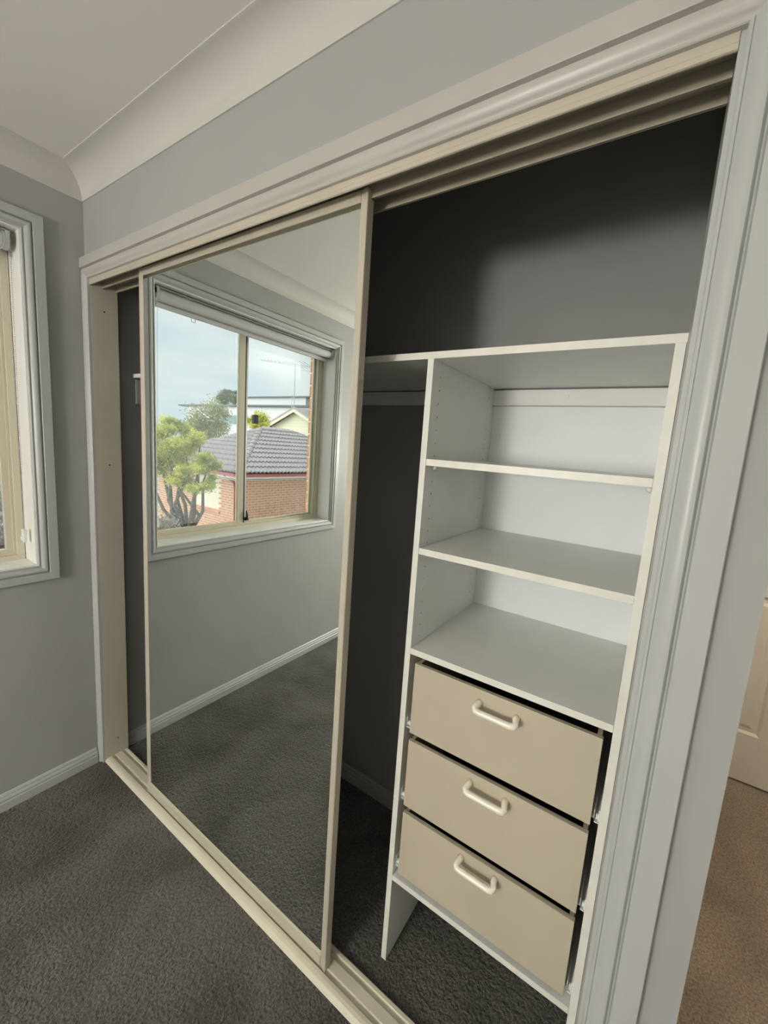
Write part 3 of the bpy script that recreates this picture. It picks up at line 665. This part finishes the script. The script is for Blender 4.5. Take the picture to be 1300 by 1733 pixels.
# trees
def blob_leaves(bm, c, r, n, ls, rng, flat=1.0):
    for _ in range(n):
        p = Vector((rng.gauss(0, .42), rng.gauss(0, .42), rng.gauss(0, .42)))
        p = Vector(c) + Vector((p.x * r[0], p.y * r[1], p.z * r[2]))
        a = Vector((rng.gauss(0, 1), rng.gauss(0, 1), rng.gauss(0, 1))).normalized(); b = a.orthogonal().normalized(); q = a.cross(b)
        s = ls * rng.uniform(.6, 1.3)
        vs = [bm.verts.new(p + b * s), bm.verts.new(p + q * s * .45), bm.verts.new(p - b * s), bm.verts.new(p - q * s * .45)]
        bm.faces.new(vs)
def tree(name, label, group, base, crowns, n, ls, leaf, seed, trunk_r=.09, twist=.25, cat='tree'):
    rng = random.Random(seed); t = thing(name, base, label, cat, group)
    base = Vector(base)
    bm = bmesh.new()
    tot = sum(c[1][0] * c[1][2] for c in crowns)
    for c, r in crowns:
        m_ = max(4, int(r[0] * 14))
        sub = [(Vector(c) + Vector((rng.uniform(-.75, .75) * r[0], rng.uniform(-.75, .75) * r[1], rng.uniform(-.75, .75) * r[2])), rng.uniform(.40, .75)) for _ in range(m_)]
        for sc_, k in sub: blob_leaves(bm, sc_, (r[0] * k, r[1] * k, r[2] * k * .8), int(n * r[0] * r[2] / tot / m_), ls, rng)
    f = obj('foliage', bm, leaf, t); f['kind'] = 'stuff'
    bm = bmesh.new()
    fork = base + Vector((rng.uniform(-.1, .1), rng.uniform(-.1, .1), (min(c[0][2] for c in crowns) - base.z) * .55))
    tube(bm, [base, base.lerp(fork, .5) + Vector((.05, -.06, 0)), fork], [trunk_r * 1.3, trunk_r * 1.05, trunk_r], 8)
    for c, r in crowns:
        for k in range(1 if len(crowns) > 4 else 3):
            tip = Vector(c) + Vector((rng.uniform(-.5, .5) * r[0], rng.uniform(-.5, .5) * r[1], rng.uniform(-.2, .5) * r[2]))
            m1 = fork.lerp(tip, .35) + Vector((rng.uniform(-1, 1), rng.uniform(-1, 1), 0)) * twist; m2 = fork.lerp(tip, .7) + Vector((rng.uniform(-1, 1), rng.uniform(-1, 1), 0)) * twist * .6
            tube(bm, [fork, m1, m2, tip], [trunk_r * .75, trunk_r * .55, trunk_r * .35, trunk_r * .12], 6)
    obj('trunk', bm, 'bark', t, smooth=True)
tree('garden_tree', 'bright yellow-green leafy tree in front of the brick house, left in the mirrored view', None, (-8.0, -4.7, GZ),
     [((-8.8, -4.55, 1.5), (0.42, 0.42, 0.357)), ((-8.63, -4.9, 1.52), (0.4, 0.4, 0.34)), ((-8.03, -4.99, 1.35), (0.34, 0.34, 0.289)), ((-8.79, -4.48, 1.12), (0.45, 0.45, 0.3825)), ((-8.21, -4.58, 1.03), (0.48, 0.48, 0.408)), ((-7.74, -4.72, 0.86), (0.42, 0.42, 0.357)), ((-7.64, -5.01, 0.81), (0.32, 0.32, 0.272)), ((-7.88, -4.57, 0.42), (0.4, 0.4, 0.34)), ((-7.49, -5.03, 0.36), (0.28, 0.28, 0.238)), ((-8.83, -4.49, 0.6), (0.38, 0.38, 0.323)), ((-9.29, -4.2, 1.25), (0.5, 0.5, 0.425)), ((-9.16, -4.19, 0.74), (0.5, 0.5, 0.425))], 52000, .030, 'leaf_yellow_green', 3, .075)
tree('garden_tree', 'slender pale green tree behind the left end of the tiled roof', None, (-16.6, -10.6, GZ), [((-16.3, -10.4, 2.15), (.95, .7, .95)), ((-16.9, -10.0, 1.6), (1.0, .6, .7))], 9000, .055, 'leaf_pale_green', 5, .07)
tree('gum_tree', 'distant grey-green gum tree showing above the white building', None, (-54.5, -36.6, GZ), [((-54.5, -36.6, 7.6), (2.0, 1.5, 1.0)), ((-55.7, -36.0, 7.0), (1.1, 1.0, .8))], 7000, .11, 'leaf_grey_green', 8, .25)
tree('garden_shrub', 'yellow-green shrub top between the tiled roof and the cream gable', None, (-17.2, -13.85, GZ), [((-17.2, -13.85, 2.25), (.85, .7, .75))], 6000, .06, 'leaf_yellow_green', 11, .06, cat='shrub')
tree('bare_shrub', 'low twiggy brown shrub at the bottom of the window view', None, (-7.6, -4.1, GZ), [((-7.4, -3.9, -.95), (.7, .55, .5))], 9000, .035, 'twig_brown', 13, .05, cat='shrub')
tree('bare_shrub', 'greyish twiggy bush outside the window, at the left edge of the photograph', None, (-6.5, 1.05, GZ), [((-6.5, 1.0, .0), (1.1, .9, .9))], 9000, .04, 'twig_brown', 14, .06, cat='shrub')
